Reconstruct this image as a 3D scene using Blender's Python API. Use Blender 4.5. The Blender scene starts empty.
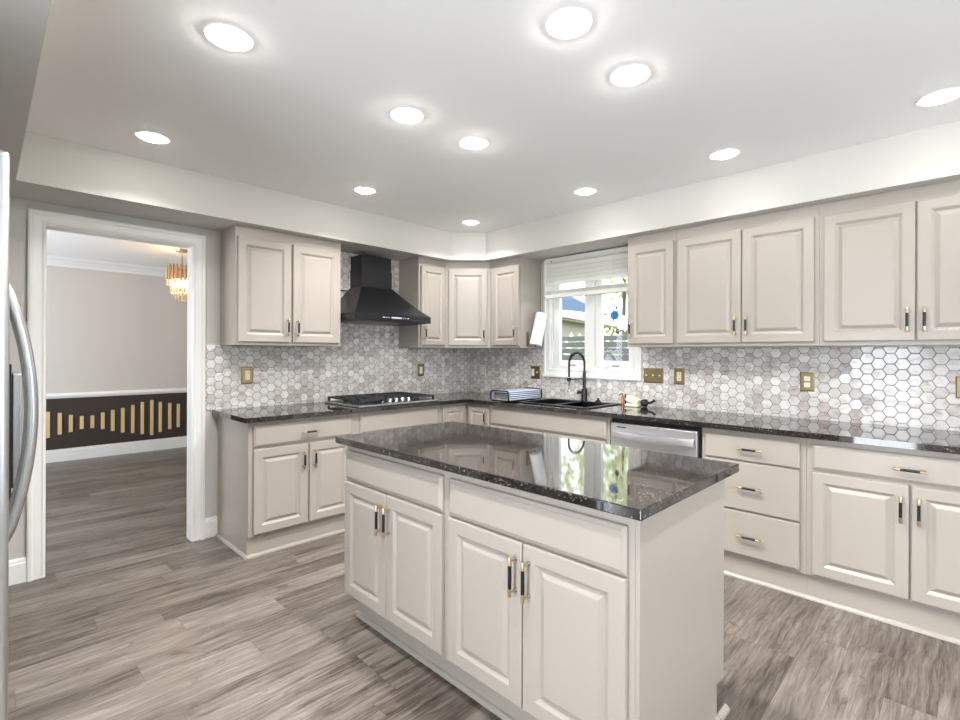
import bpy, bmesh, math, random
from mathutils import Vector, Matrix
random.seed(7)
PI = math.pi
C = bpy.context.scene.collection
S = bpy.context.scene

# ------------------------------------------------------------------ camera
cam_d = bpy.data.cameras.new('camera'); cam = bpy.data.objects.new('camera', cam_d); C.objects.link(cam)
cam_d.sensor_width = 36; cam_d.lens = 493.06 * 36 / 960
cam_d.shift_y = -0.00682; cam_d.clip_start = 0.02; cam_d.clip_end = 300
cam.matrix_world = (Matrix.Translation((3.8775, -3.7442, 1.3278)) @ Matrix.Rotation(PI/4 - 0.005, 4, 'Z')
                    @ Matrix.Rotation(PI/2, 4, 'X') @ Matrix.Rotation(0.0037, 4, 'Z'))
S.camera = cam
# ------------------------------------------------------------------ world, sun, exposure
CAN_STRENGTH = 84.0          # glow of the lens itself, middle rows
CAN_STRENGTH_EDGE = 20.0     # rows by the walls, set lower to even out the brightness
CAN_WATTS = 3.5              # the beam each recessed lamp throws down
WORLD_STRENGTH = 1.9
w = bpy.data.worlds.new('sky'); S.world = w; w.use_nodes = True
wn, wl = w.node_tree.nodes, w.node_tree.links
wn.clear()
wo = wn.new('ShaderNodeOutputWorld'); wb = wn.new('ShaderNodeBackground')
wb.inputs[0].default_value = (0.86, 0.93, 1.0, 1); wb.inputs[1].default_value = WORLD_STRENGTH
wl.new(wb.outputs[0], wo.inputs[0])
sun_d = bpy.data.lights.new('sun', 'SUN'); sun_d.energy = 2.6; sun_d.angle = 0.02; sun_d.color = (1, .95, .86)
sun = bpy.data.objects.new('sun', sun_d); C.objects.link(sun)
sun.location = (-3, 8, 12)
sun.rotation_euler = Vector((0.5, 0.06, -0.85)).to_track_quat('-Z', 'Y').to_euler()
def daylight(name, loc, aim, sx, sy, power, col=(.86, .93, 1.0)):      # area lamp added outside an unseen opening to strengthen its daylight
    d = bpy.data.lights.new(name, 'AREA'); d.shape = 'RECTANGLE'; d.size = sx; d.size_y = sy; d.energy = power; d.color = col
    o = bpy.data.objects.new(name, d); C.objects.link(o); o.location = loc
    o.rotation_euler = Vector(aim).to_track_quat('-Z', 'Z').to_euler()
daylight('daylight_glazed_door', (3.11, -4.62, 1.05), (0, 1, .15), .76, 2.0, 16)
daylight('rear_window_fill', (5.9, -4.62, 1.35), (-.15, 1, .25), 1.9, 1.6, 26)  # extra fill at the added rear window
daylight('daylight_side_window', (7.32, -1.17, 1.5), (-1, 0, .2), 1.75, 1.2, 15)
daylight('daylight_dining_window', (-2.1, -5.28, 1.35), (0, 1, 0), 2.1, 1.4, 30)
S.view_settings.view_transform = 'Standard'; S.view_settings.look = 'None'
S.view_settings.gamma = 1; S.view_settings.exposure = 1.22
S.view_settings.use_curve_mapping = False
S.cycles.max_bounces = 10; S.cycles.diffuse_bounces = 7; S.cycles.glossy_bounces = 4
S.cycles.transparent_max_bounces = 12
S.cycles.caustics_reflective = False; S.cycles.caustics_refractive = False
S.cycles.sample_clamp_indirect = 6

# ------------------------------------------------------------------ materials
def lin(r, g, b):
    f = lambda c: (c/255/12.92) if c/255 <= .04045 else ((c/255+.055)/1.055)**2.4
    return (f(r), f(g), f(b), 1)
def mat(name, rgb, rough=.5, metal=0, spec=.5, emit=None, es=0, bump=None, aniso=0):
    m = bpy.data.materials.new(name); m.use_nodes = True
    p = m.node_tree.nodes['Principled BSDF']
    p.inputs['Base Color'].default_value = lin(*rgb); p.inputs['Roughness'].default_value = rough
    p.inputs['Metallic'].default_value = metal; p.inputs['Specular IOR Level'].default_value = spec
    if emit:
        p.inputs['Emission Color'].default_value = lin(*emit); p.inputs['Emission Strength'].default_value = es
    if bump:
        n = m.node_tree.nodes; l = m.node_tree.links
        tc = n.new('ShaderNodeTexCoord'); nz = n.new('ShaderNodeTexNoise'); b = n.new('ShaderNodeBump')
        mp = n.new('ShaderNodeMapping'); mp.inputs['Scale'].default_value = bump[2] if len(bump) > 2 else (1, 1, 1)
        l.new(tc.outputs['Object'], mp.inputs[0]); l.new(mp.outputs[0], nz.inputs['Vector'])
        nz.inputs['Scale'].default_value = bump[0]; nz.inputs['Detail'].default_value = 4
        b.inputs['Strength'].default_value = bump[1]; b.inputs['Distance'].default_value = .01
        l.new(nz.outputs[0], b.inputs['Height']); l.new(b.outputs[0], p.inputs['Normal'])
    return m
class NG:
    """tiny node helper"""
    def __init__(s, m): s.n = m.node_tree.nodes; s.l = m.node_tree.links
    def put(s, sock, v):
        if hasattr(v, 'links') or isinstance(v, bpy.types.NodeSocket): s.l.new(v, sock)
        else: sock.default_value = v
    def math(s, op, a, b=None, c=None):
        n = s.n.new('ShaderNodeMath'); n.operation = op; s.put(n.inputs[0], a)
        if b is not None: s.put(n.inputs[1], b)
        if c is not None: s.put(n.inputs[2], c)
        return n.outputs[0]
    def vec(s, op, a, b=None, c=None, out=0):
        n = s.n.new('ShaderNodeVectorMath'); n.operation = op; s.put(n.inputs[0], a)
        if b is not None: s.put(n.inputs[1], b)
        if c is not None: s.put(n.inputs[2], c)
        return n.outputs[out]
    def sep(s, v):
        n = s.n.new('ShaderNodeSeparateXYZ'); s.put(n.inputs[0], v); return n.outputs
    def comb(s, x, y, z=0.0):
        n = s.n.new('ShaderNodeCombineXYZ'); s.put(n.inputs[0], x); s.put(n.inputs[1], y); s.put(n.inputs[2], z); return n.outputs[0]
    def noise(s, v, scale, detail=4, rough=.55, out='Fac', dist=0):
        n = s.n.new('ShaderNodeTexNoise'); s.put(n.inputs['Vector'], v); n.inputs['Scale'].default_value = scale
        n.inputs['Detail'].default_value = detail; n.inputs['Roughness'].default_value = rough
        n.inputs['Distortion'].default_value = dist; return n.outputs[out]
    def white(s, v):
        n = s.n.new('ShaderNodeTexWhiteNoise'); n.noise_dimensions = '3D'; s.put(n.inputs['Vector'], v); return n.outputs
    def ramp(s, f, stops):
        n = s.n.new('ShaderNodeValToRGB'); e = n.color_ramp.elements
        while len(e) < len(stops): e.new(.5)
        for k, (p, c) in enumerate(stops): e[k].position = p; e[k].color = c
        s.put(n.inputs[0], f); return n.outputs[0]
    def mix(s, f, a, b, mode='MIX'):
        n = s.n.new('ShaderNodeMix'); n.data_type = 'RGBA'; n.blend_type = mode
        s.put(n.inputs[0], f); s.put(n.inputs[6], a); s.put(n.inputs[7], b); return n.outputs[2]
    def mixv(s, f, a, b):
        n = s.n.new('ShaderNodeMix'); n.data_type = 'VECTOR'; s.put(n.inputs[0], f); s.put(n.inputs[4], a); s.put(n.inputs[5], b); return n.outputs[1]
    def obj(s): return s.n.new('ShaderNodeTexCoord').outputs['Object']

M = {}
M['cabinet'] = mat('cabinet_paint', (171, 163, 154), .30, bump=(60, .02))
M['wall'] = mat('wall_paint', (204, 202, 197), .6, bump=(180, .04))
M['dining'] = mat('dining_wall_paint', (212, 206, 200), .6)
M['ceiling'] = mat('ceiling_paint', (251, 251, 251), .85)
M['trim'] = mat('white_trim_paint', (240, 240, 238), .35)
M['steel'] = mat('brushed_steel', (196, 197, 198), .26, 1, bump=(30, .03, (1, 1, 30)))
M['fridge'] = mat('fridge_steel', (200, 202, 202), .3, 1)
M['dw'] = mat('dishwasher_steel', (226, 226, 228), .34, .9)
M['chrome'] = mat('chrome', (225, 225, 228), .12, 1)
M['gold'] = mat('champagne_gold', (206, 184, 152), .28, 1)
M['brass'] = mat('antique_brass', (146, 128, 92), .42, 1)
M['copper'] = mat('copper', (196, 140, 104), .25, 1)
M['black'] = mat('matte_black', (8, 8, 9), .35)
M['blacksteel'] = mat('black_stainless', (58, 58, 60), .30, .85)
M['iron'] = mat('cast_iron', (30, 30, 32), .5)
M['sink'] = mat('black_composite', (16, 16, 17), .3)
M['plastic'] = mat('white_plastic', (238, 236, 230), .35)
M['ivory'] = mat('ivory_plate', (222, 214, 196), .4)
M['paper'] = mat('paper_towel', (242, 243, 248), .9, bump=(120, .15))
M['blind'] = mat('blind_slat', (236, 235, 230), .45)
M['dark_panel'] = mat('dark_brown_wainscot', (62, 53, 48), .5)
M['slat'] = mat('pale_gold_wood', (226, 196, 142), .45, bump=(40, .1))
M['can'] = mat('lamp_lens', (255, 255, 255), .5, emit=(255, 250, 241), es=CAN_STRENGTH)
M['can_edge'] = mat('lamp_lens_lowered', (255, 255, 255), .5, emit=(255, 250, 241), es=CAN_STRENGTH_EDGE)
M['bulb'] = mat('warm_bulb', (255, 255, 255), .5, emit=(255, 206, 140), es=75)
M['display'] = mat('hood_display', (10, 10, 10), .2, emit=(220, 232, 255), es=.45)
M['sponge'] = mat('yellow_sponge', (242, 237, 206), .9, bump=(90, .4))
M['cream'] = mat('cream_tray', (236, 232, 214), .4)
M['grass'] = mat('lawn', (88, 104, 58), .9)
M['fence'] = mat('grey_stained_board', (84, 86, 92), .8, bump=(14, .3, (1, 1, 12)))
M['housewall'] = mat('cream_siding', (158, 150, 140), .8)
M['fascia'] = mat('white_fascia', (176, 174, 172), .8)
M['whiteroof'] = mat('pale_metal_roof', (188, 184, 192), .9, spec=.1)
M['blueroof'] = mat('blue_grey_metal_roof', (76, 92, 116), .9, spec=.05)
M['leaf'] = mat('leaf', (204, 208, 164), .7)
M['bark'] = mat('bark', (92, 78, 64), .9)
M['bluepl'] = mat('blue_plastic', (30, 120, 200), .4)
M['rod'] = mat('steel_rod', (222, 230, 248), .35, .7)
M['rackend'] = mat('rack_end_cap', (120, 116, 108), .4, .3)

# glass pane
g = bpy.data.materials.new('window_glass'); g.use_nodes = True; M['glass'] = g
k = NG(g); k.n.clear()
o_ = k.n.new('ShaderNodeOutputMaterial'); mx = k.n.new('ShaderNodeMixShader'); tr = k.n.new('ShaderNodeBsdfTransparent'); gl = k.n.new('ShaderNodeBsdfGlossy')
fr = k.n.new('ShaderNodeFresnel'); fr.inputs[0].default_value = 1.45; gl.inputs['Roughness'].default_value = 0.02
k.l.new(k.math('MULTIPLY', fr.outputs[0], k.math('SUBTRACT', 1.0, k.n.new('ShaderNodeNewGeometry').outputs['Backfacing'])), mx.inputs[0]); k.l.new(tr.outputs[0], mx.inputs[1]); k.l.new(gl.outputs[0], mx.inputs[2]); k.l.new(mx.outputs[0], o_.inputs[0])
# crystal
g = mat('crystal', (255, 246, 230), .08); M['crystal'] = g
g.node_tree.nodes['Principled BSDF'].inputs['Transmission Weight'].default_value = .75

# hexagon marble tile
def hex_mat(name, axis):
    m = mat(name, (200, 196, 194), .16); k = NG(m); p = k.n['Principled BSDF']
    F = .0622; s3 = F*math.sqrt(3)
    x, y, z = k.sep(k.obj())
    P = k.comb(x if axis == 'x' else y, z, 0.0)
    hp = (s3/2, F/2, .5)
    a = k.vec('WRAP', P, hp, (-hp[0], -hp[1], -.5))
    b = k.vec('WRAP', k.vec('ADD', P, (hp[0], hp[1], 0.0)), hp, (-hp[0], -hp[1], -.5))
    la = k.vec('LENGTH', a, out=1); lb = k.vec('LENGTH', b, out=1)
    gv = k.mixv(k.math('LESS_THAN', la, lb), b, a)
    cid = k.vec('FLOOR', k.vec('ADD', k.vec('DIVIDE', k.vec('SUBTRACT', P, gv), (s3/2, F/2, 1.0)), (.5, .5, .5)))
    ab = k.sep(k.vec('ABSOLUTE', gv))
    hd = k.math('MAXIMUM', ab[1], k.math('ADD', k.math('MULTIPLY', ab[0], .8660254), k.math('MULTIPLY', ab[1], .5)))
    tile = k.math('LESS_THAN', hd, F/2 - .0014)
    wv, wc = k.white(cid)
    off = k.vec('MULTIPLY', wc, (9.0, 9.0, 9.0))
    Q = k.vec('ADD', k.vec('MULTIPLY', P, (1.0, 1.6, 1.0)), off)
    vein = k.noise(Q, 9, 6, .62, dist=1.2)
    veinc = k.ramp(vein, [(.28, lin(168, 162, 159)), (.40, lin(216, 212, 209)), (.52, lin(240, 238, 236)), (.75, lin(246, 245, 243))])
    tone = k.ramp(wv, [(0, lin(214, 206, 202)), (.5, lin(235, 233, 231)), (1, lin(255, 254, 252))])
    col = k.mix(1.0, veinc, tone, 'MULTIPLY')
    col = k.mix(tile, lin(104, 98, 97), col)
    k.l.new(col, p.inputs['Base Color'])
    k.l.new(k.math('MULTIPLY_ADD', tile, -.69, .78), p.inputs['Roughness'])
    geo = k.n.new('ShaderNodeNewGeometry')
    tilt = k.vec('MULTIPLY', k.vec('SUBTRACT', wc, (.5, .5, .5)), (.024, .024, .024))
    nrm = k.vec('NORMALIZE', k.vec('ADD', geo.outputs['Normal'], tilt))
    bp = k.n.new('ShaderNodeBump'); bp.inputs['Distance'].default_value = .002; bp.inputs['Strength'].default_value = .5
    k.l.new(k.ramp(hd, [(F/2-.003, (1, 1, 1, 1)), (F/2-.001, (0, 0, 0, 1))]), bp.inputs['Height'])
    k.l.new(nrm, bp.inputs['Normal']); k.l.new(bp.outputs[0], p.inputs['Normal'])
    return m
M['hexA'] = hex_mat('hexagon_marble_left', 'y'); M['hexB'] = hex_mat('hexagon_marble_right', 'x')

# plank floor (boards run along y)
m = mat('grey_plank_floor', (150, 140, 130), .38); M['floor'] = m; k = NG(m); p = k.n['Principled BSDF']
x, y, z = k.sep(k.obj())
PW, PL = .152, 1.02
row = k.math('FLOOR', k.math('DIVIDE', x, PW))
rr = k.white(k.comb(row, 3.0, 1.0))[0]
yy = k.math('ADD', y, k.math('MULTIPLY', rr, PL*7.3))
idx = k.math('FLOOR', k.math('DIVIDE', yy, PL))
cv, cc = k.white(k.comb(row, idx, 5.0))
off = k.vec('MULTIPLY', cc, (11.0, 17.0, 5.0))
sw = k.noise(k.vec('ADD', k.comb(k.math('MULTIPLY', x, 2.4), k.math('MULTIPLY', y, 1.9), 0.0), off), 1.5, 3, .55)
xs = k.math('ADD', x, k.math('MULTIPLY', sw, .045))
G1 = k.vec('ADD', k.comb(k.math('MULTIPLY', xs, 9.0), k.math('MULTIPLY', y, 1.3), 0.0), off)
G2 = k.vec('ADD', k.comb(k.math('MULTIPLY', xs, 190.0), k.math('MULTIPLY', y, 7.0), 0.0), off)
G4 = k.vec('ADD', k.comb(k.math('MULTIPLY', xs, 52.0), k.math('MULTIPLY', y, 2.8), 0.0), off)
n1 = k.noise(G1, 1.3, 4, .6, dist=.35); n2 = k.noise(G2, 1.0, 3, .6, dist=.2); n4 = k.noise(G4, 1.0, 6, .72, dist=.35)
G3 = k.vec('ADD', k.comb(k.math('MULTIPLY', xs, 11.0), k.math('MULTIPLY', y, 3.8), 0.0), off)
n3 = k.noise(G3, 1.0, 5, .7, dist=.9)
knot = k.ramp(n3, [(.57, (0, 0, 0, 1)), (.66, (1, 1, 1, 1))])
f = k.math('ADD', k.math('ADD', k.math('MULTIPLY', n1, .34), k.math('ADD', k.math('MULTIPLY', n2, .22), k.math('MULTIPLY', n4, .44))), k.math('MULTIPLY_ADD', cv, .10, -.05))
col = k.ramp(f, [(.34, lin(46, 39, 35)), (.41, lin(76, 67, 61)), (.48, lin(102, 93, 86)), (.56, lin(122, 113, 106)), (.67, lin(148, 140, 134))])
crack = k.ramp(n4, [(.30, (1, 1, 1, 1)), (.37, (0, 0, 0, 1))])
col = k.mix(k.math('MULTIPLY', crack, .45), col, lin(62, 54, 50))
col = k.mix(k.math('MULTIPLY', knot, .6), col, lin(68, 60, 57))
ex = k.math('ABSOLUTE', k.math('SUBTRACT', k.math('FRACT', k.math('DIVIDE', x, PW)), .5))
ey = k.math('ABSOLUTE', k.math('SUBTRACT', k.math('FRACT', k.math('DIVIDE', yy, PL)), .5))
seam = k.math('MAXIMUM', k.math('GREATER_THAN', ex, .5 - .0011/PW), k.math('GREATER_THAN', ey, .5 - .0012/PL))
col = k.mix(k.math('MULTIPLY', seam, .6), col, lin(70, 62, 58))
k.l.new(col, p.inputs['Base Color'])
bp = k.n.new('ShaderNodeBump'); bp.inputs['Distance'].default_value = .0015; bp.inputs['Strength'].default_value = .25
k.l.new(n2, bp.inputs['Height']); k.l.new(bp.outputs[0], p.inputs['Normal'])
k.l.new(k.math('MULTIPLY_ADD', n1, .2, .26), p.inputs['Roughness'])

# dark granite
m = mat('dark_granite', (30, 28, 27), .045); M['granite'] = m; k = NG(m); p = k.n['Principled BSDF']
v = k.obj()
p.inputs['IOR'].default_value = 1.8
n1 = k.noise(v, 38, 6, .7); n2 = k.noise(v, 130, 3, .6); n3 = k.noise(v, 9, 3, .5)
c1 = k.ramp(n1, [(.35, lin(12, 11, 11)), (.54, lin(32, 28, 26)), (.66, lin(66, 59, 55)), (.8, lin(110, 102, 96))])
c2 = k.mix(k.ramp(n2, [(.60, (0, 0, 0, 1)), (.70, (1, 1, 1, 1))]), c1, lin(170, 162, 152))
c3 = k.mix(k.math('MULTIPLY', k.ramp(n3, [(.4, (0, 0, 0, 1)), (.65, (1, 1, 1, 1))]), .4), c2, lin(18, 17, 17))
k.l.new(c3, p.inputs['Base Color'])

# ------------------------------------------------------------------ mesh builder
class MB:
    def __init__(s): s.bm = bmesh.new(); s.mats = []
    def mi(s, m):
        if m not in s.mats: s.mats.append(m)
        return s.mats.index(m)
    def poly_add(s, vs, fs, m, fr=None):
        i = s.mi(m); V = [s.bm.verts.new(fr(v) if fr else v) for v in vs]
        for f in fs:
            try: s.bm.faces.new([V[q] for q in f]).material_index = i
            except ValueError: pass
        return V
    def box(s, lo, hi, m, bev=0, fr=None, seg=2):
        t = bmesh.new(); bmesh.ops.create_cube(t, size=1)
        for v in t.verts: v.co = Vector([lo[q] + (hi[q]-lo[q])*(v.co[q]+.5) for q in range(3)])
        if bev: bmesh.ops.bevel(t, geom=t.edges[:], offset=bev, segments=seg, affect='EDGES', profile=.5)
        s.merge(t, m, fr); return s
    def merge(s, t, m, fr=None):
        t.verts.index_update()
        s.poly_add([v.co.copy() for v in t.verts], [[v.index for v in f.verts] for f in t.faces], m, fr); t.free()
    def prism(s, pts, z0, z1, m, fr=None):
        n = len(pts); vs = [(a, b, z0) for a, b in pts] + [(a, b, z1) for a, b in pts]
        fs = [list(range(n))[::-1], list(range(n, 2*n))] + [[q, (q+1) % n, n+(q+1) % n, n+q] for q in range(n)]
        s.poly_add(vs, fs, m, fr); return s
    def loft(s, rings, m, fr=None, cap=True):
        n = len(rings[0]); vs = [v for r in rings for v in r]; fs = []
        for a in range(len(rings)-1):
            for q in range(n): fs.append([a*n+q, a*n+(q+1) % n, (a+1)*n+(q+1) % n, (a+1)*n+q])
        if cap: fs += [list(range(n))[::-1], list(range((len(rings)-1)*n, len(rings)*n))]
        s.poly_add(vs, fs, m, fr); return s
    def tube(s, path, r, m, seg=10, fr=None, ry=None):
        path = [Vector(q) for q in path]; R = r if isinstance(r, (list, tuple)) else [r]*len(path)
        rings = []; up = None
        for i, q in enumerate(path):
            t = (path[min(i+1, len(path)-1)] - path[max(i-1, 0)]).normalized()
            if up is None: up = Vector((0, 0, 1)) if abs(t.z) < .9 else Vector((1, 0, 0))
            a = t.cross(up).normalized(); b = a.cross(t).normalized(); up = b
            rings.append([q + a*math.cos(2*PI*j/seg)*R[i] + b*math.sin(2*PI*j/seg)*(ry or R[i]) for j in range(seg)])
        return s.loft(rings, m, fr)
    def lathe(s, prof, c, m, seg=24, fr=None, axis='z', closed=False):
        if closed: prof = list(prof) + [prof[0]]
        rings = []
        for r, h in prof:
            ring = []
            for j in range(seg):
                u, v = math.cos(2*PI*j/seg)*r, math.sin(2*PI*j/seg)*r
                o = (u, v, h) if axis == 'z' else ((h, u, v) if axis == 'x' else (u, h, v))
                ring.append((c[0]+o[0], c[1]+o[1], c[2]+o[2]))
            rings.append(ring)
        return s.loft(rings, m, fr, not closed)
    def panel(s, u0, u1, z0, z1, w0, prof, m, fr):
        """nested rectangular loops in a frame (u, w, z): prof = [(inset, height)]"""
        rings = [[(u0+i, w0+h, z0+i), (u1-i, w0+h, z0+i), (u1-i, w0+h, z1-i), (u0+i, w0+h, z1-i)] for i, h in prof]
        return s.loft(rings, m, fr)
    def build(s, name, parent=None, smooth=None, **props):
        bmesh.ops.recalc_face_normals(s.bm, faces=s.bm.faces[:])
        o_ = Vector((0, 0, 0)); q = parent
        while q is not None: o_ += q.location; q = q.parent
        own = Vector((0, 0, 0))
        if parent is None and props.get('origin'): own = Vector(props.pop('origin'))
        props.pop('origin', None)
        for v in s.bm.verts: v.co -= o_ + own
        me = bpy.data.meshes.new(name); s.bm.to_mesh(me); s.bm.free()
        for m in s.mats: me.materials.append(m)
        if smooth:
            me.shade_smooth(); me.set_sharp_from_angle(angle=math.radians(smooth))
        ob = bpy.data.objects.new(name, me); C.objects.link(ob); ob.location = own
        if parent: ob.parent = parent
        for a, b in props.items(): ob[a] = b
        return ob
def thing(name, label, cat, loc=(0, 0, 0), group=None):
    o = bpy.data.objects.new(name, None); C.objects.link(o); o.location = loc; o.empty_display_size = .05
    o['label'] = label; o['category'] = cat
    if group: o['group'] = group
    return o
def struct(mb, name, parent=None, **kw): return mb.build(name, parent, kind='structure', **kw)
def copy_thing(root, loc, label=None):
    r = root.copy(); C.objects.link(r); r.location = loc
    if label: r['label'] = label
    for ch in list(root.children):
        c = ch.copy(); C.objects.link(c); c.parent = r
        for gch in ch.children:
            d = gch.copy(); C.objects.link(d); d.parent = c
    return r
def frame(o, u, w):
    o, u, w = Vector(o), Vector(u), Vector(w)
    return lambda p: o + u*p[0] + w*p[1] + Vector((0, 0, p[2]))
FB = frame((0, 0, 0), (1, 0, 0), (0, -1, 0))          # along the window wall
FA = frame((0, 0, 0), (0, 1, 0), (1, 0, 0))           # along the range wall

CEIL, SOF, DS = 2.472, 2.2086, .402
# ------------------------------------------------------------------ room shell
struct(MB().box((-4.1, -5.3, -.1), (7.35, .15, 0), M['floor']), 'floor')
struct(MB().box((-4.1, -5.3, CEIL), (7.35, .15, CEIL+.15), M['ceiling']), 'ceiling')
b = MB()
b.prism([(0, 0), (0, -4.5), (4.3, -4.5), (4.3, -3.624), (DS, -3.624), (DS, -.642), (.642, -DS), (5.2, -DS), (5.2, 0)], SOF, CEIL-.0005, M['wall'])
struct(b, 'ceiling_soffit')
# range wall with the doorway
b = MB()
for y0, y1, z0, z1 in ((-5.2, -3.492, 0, CEIL), (-2.70, .15, 0, CEIL), (-3.492, -2.70, 2.078, CEIL)):
    b.box((-.10, y0, z0), (0, y1, z1), M['wall'])
struct(b, 'wall_left')
# window wall
b = MB()
for x0, x1, z0, z1 in ((0, 1.10, 0, CEIL), (1.945, 7.35, 0, CEIL), (1.10, 1.945, 0, 1.19), (1.10, 1.945, 2.15, CEIL)):
    b.box((x0, 0, z0), (x1, .15, z1), M['wall'])
struct(b, 'wall_right')
b = MB()                                              # wall beyond the breakfast area, with a wide window
for y0, y1, z0, z1 in ((-4.5, -2.1, 0, CEIL), (-.25, 0, 0, CEIL), (-2.1, -.25, 0, .85), (-2.1, -.25, 2.15, CEIL)):
    b.box((7.2, y0, z0), (7.35, y1, z1), M['wall'])
struct(b, 'wall_back')
b = MB()                                              # wall behind the refrigerator, with a glazed door
for x0, x1, z0, z1 in ((0, 2.72, 0, CEIL), (3.5, 4.9, 0, CEIL), (6.9, 7.35, 0, CEIL), (2.72, 3.5, 2.1, CEIL), (4.9, 6.9, 0, .5), (4.9, 6.9, 2.2, CEIL)):
    b.box((x0, -4.65, z0), (x1, -4.5, z1), M['wall'])
struct(b, 'wall_front')
# dining room walls
b = MB().box((-4.1, -5.2, 0), (-3.941, .15, CEIL), M['dining']); struct(b, 'wall_dining_back')
b = MB()
b.box((-3.94, .0, 0), (-.12, .15, CEIL), M['dining']); struct(b, 'wall_dining_right')
b = MB()
for x0, x1, z0, z1 in ((-3.94, -3.2, 0, CEIL), (-1.0, -.12, 0, CEIL), (-3.2, -1.0, 0, .6), (-3.2, -1.0, 2.1, CEIL)):
    b.box((x0, -5.3, z0), (x1, -5.2, z1), M['dining'])
struct(b, 'wall_dining_left')

# doorway casing and jambs
b = MB()
t = M['trim']
def casing(b, fr, u0, u1, z1, wd, z0=0, bottom=False):
    prof = [(0, .004), (0, .022), (.008, .026), (.020, .026), (.028, .019), (wd-.022, .015), (wd-.012, .018), (wd-.004, .015), (wd, .004)]
    def run(a, bb, n):   # mitred strips: a -> bb outer corners, inset in direction n (per end)
        rings = []
        for q in (0, 1):
            c, d = ((a, n[0]), (bb, n[1]))[q]
            rings.append([(c[0]+d[0]*i, h, c[1]+d[1]*i) for i, h in prof])
        b.loft(rings, t, fr)
    run((u0, z0), (u0, z1), ((1, 1 if bottom else 0), (1, -1)))
    run((u1, z0), (u1, z1), ((-1, 1 if bottom else 0), (-1, -1)))
    run((u0, z1), (u1, z1), ((1, -1), (-1, -1)))
    if bottom: run((u0, z0), (u1, z0), ((1, 1), (-1, 1)))
casing(b, FA, -3.56, -2.624, 2.157, .083)
for y0, y1 in ((-3.4915, -3.486), (-2.7085, -2.7005)): b.box((-.104, y0, 0), (.004, y1, 2.0715), t)
b.box((-.104, -3.4915, 2.0715), (.004, -2.7005, 2.0775), t)
casing(b, frame((-.10, 0, 0), (0, 1, 0), (-1, 0, 0)), -3.56, -2.624, 2.157, .083)
struct(b, 'door_1')
# baseboards
def baseboard(b, fr, u0, u1, h=.14):
    b.loft([[(u, .0, 0), (u, .016, 0), (u, .016, h-.03), (u, .012, h-.022), (u, .012, h-.012), (u, .006, h), (u, 0, h)] for u in (u0, u1)], t, fr)
b = MB(); baseboard(b, FA, -4.49, -3.56); baseboard(b, FA, -2.624, -2.541); struct(b, 'baseboard_left')
FD = frame((-3.941, 0, 0), (0, 1, 0), (1, 0, 0))
b = MB(); baseboard(b, FD, -5.19, -.01, .155); struct(b, 'baseboard_dining')
b = MB(); b.loft([[(u, 0, .765), (u, .016, .765), (u, .026, .785), (u, .026, .80), (u, .014, .815), (u, .010, .828), (u, 0, .828)] for u in (-5.19, -.01)], t, FD); struct(b, 'trim_1')
b = MB(); b.loft([[(u, 0, 2.36), (u, .012, 2.36), (u, .016, 2.385), (u, .05, 2.43), (u, .075, 2.445), (u, .085, 2.4715), (u, 0, 2.4715)] for u in (-5.19, -.01)], t, FD); struct(b, 'trim_2')
# backsplashes
b = MB()
b.prism([(-2.618, .9145), (-.001, .9145), (-.001, 1.376), (-.9406, 1.376), (-.9406, SOF-.001), (-1.7271, SOF-.001), (-1.7271, 1.376), (-2.618, 1.376)], 0, .008, M['hexA'],
        lambda p: Vector((p[2]+.0005, p[0], p[1])))
b.box((0.0005, -2.62, 1.376), (.011, -2.5255, 1.384), M['trim'])
struct(b, 'backsplash_left')
b = MB()
b.prism([(.009, .9145), (4.13, .9145), (4.13, 1.376), (2.012, 1.376), (2.012, 1.118), (1.033, 1.118), (1.033, 1.376), (.009, 1.376)], 0, .008, M['hexB'],
        lambda p: Vector((p[0], -p[2]-.0005, p[1])))
struct(b, 'backsplash_right')

# kitchen window -----------------------------------------------------
win = bpy.data.objects.new('window_1', None); C.objects.link(win); win.location = (1.5225, 0, 1.12); win['kind'] = 'structure'
b = MB(); casing(b, FB, 1.034, 2.011, 2.2, .070, 1.12, True)
b.box((1.03, -.034, 1.112), (2.015, -.001, 1.132), t, .004)
b.build('window_casing', win)
b = MB()
for lo, hi in (((1.10, .0, 1.19), (1.115, .13, 2.15)), ((1.93, .0, 1.19), (1.945, .13, 2.15)), ((1.115, .0, 1.19), (1.93, .13, 1.205)), ((1.115, 0, 2.135), (1.93, .13, 2.15)), ((1.515, .0, 1.205), (1.565, .13, 2.135))):
    b.box(lo, hi, t)
b.build('window_frame', win)
for a0, a1, p0, p1 in ((1.115, 1.515, 1.185, 1.455), (1.565, 1.93, 1.625, 1.88)):
    b = MB()
    def ring(i, y): pass
    for lo, hi in (((a0+.002, .022, 1.207), (p0, .062, 2.133)), ((p1, .022, 1.207), (a1-.002, .062, 2.133)), ((p0, .022, 1.207), (p1, .062, 1.268)), ((p0, .022, 2.08), (p1, .062, 2.133))):
        b.box(lo, hi, t, .004)
    sash = b.build('window_sash', win)
    MB().box((p0, .044, 1.268), (p1, .048, 2.08), M['glass']).build('window_pane', sash)
    cx = (p0+p1)/2
    b = MB().box((cx-.05, .006, 1.2055), (cx+.01, .02, 1.218), t, .003); b.tube([(cx-.045, .0, 1.215), (cx-.06, -.012, 1.222), (cx-.085, -.014, 1.205)], .006, t, 8)
    b.build('window_crank', sash, 40)
    MB().box((cx-.02, .012, 1.2225), (cx+.045, .02, 1.2285), M['black']).build('window_latch', sash)
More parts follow.
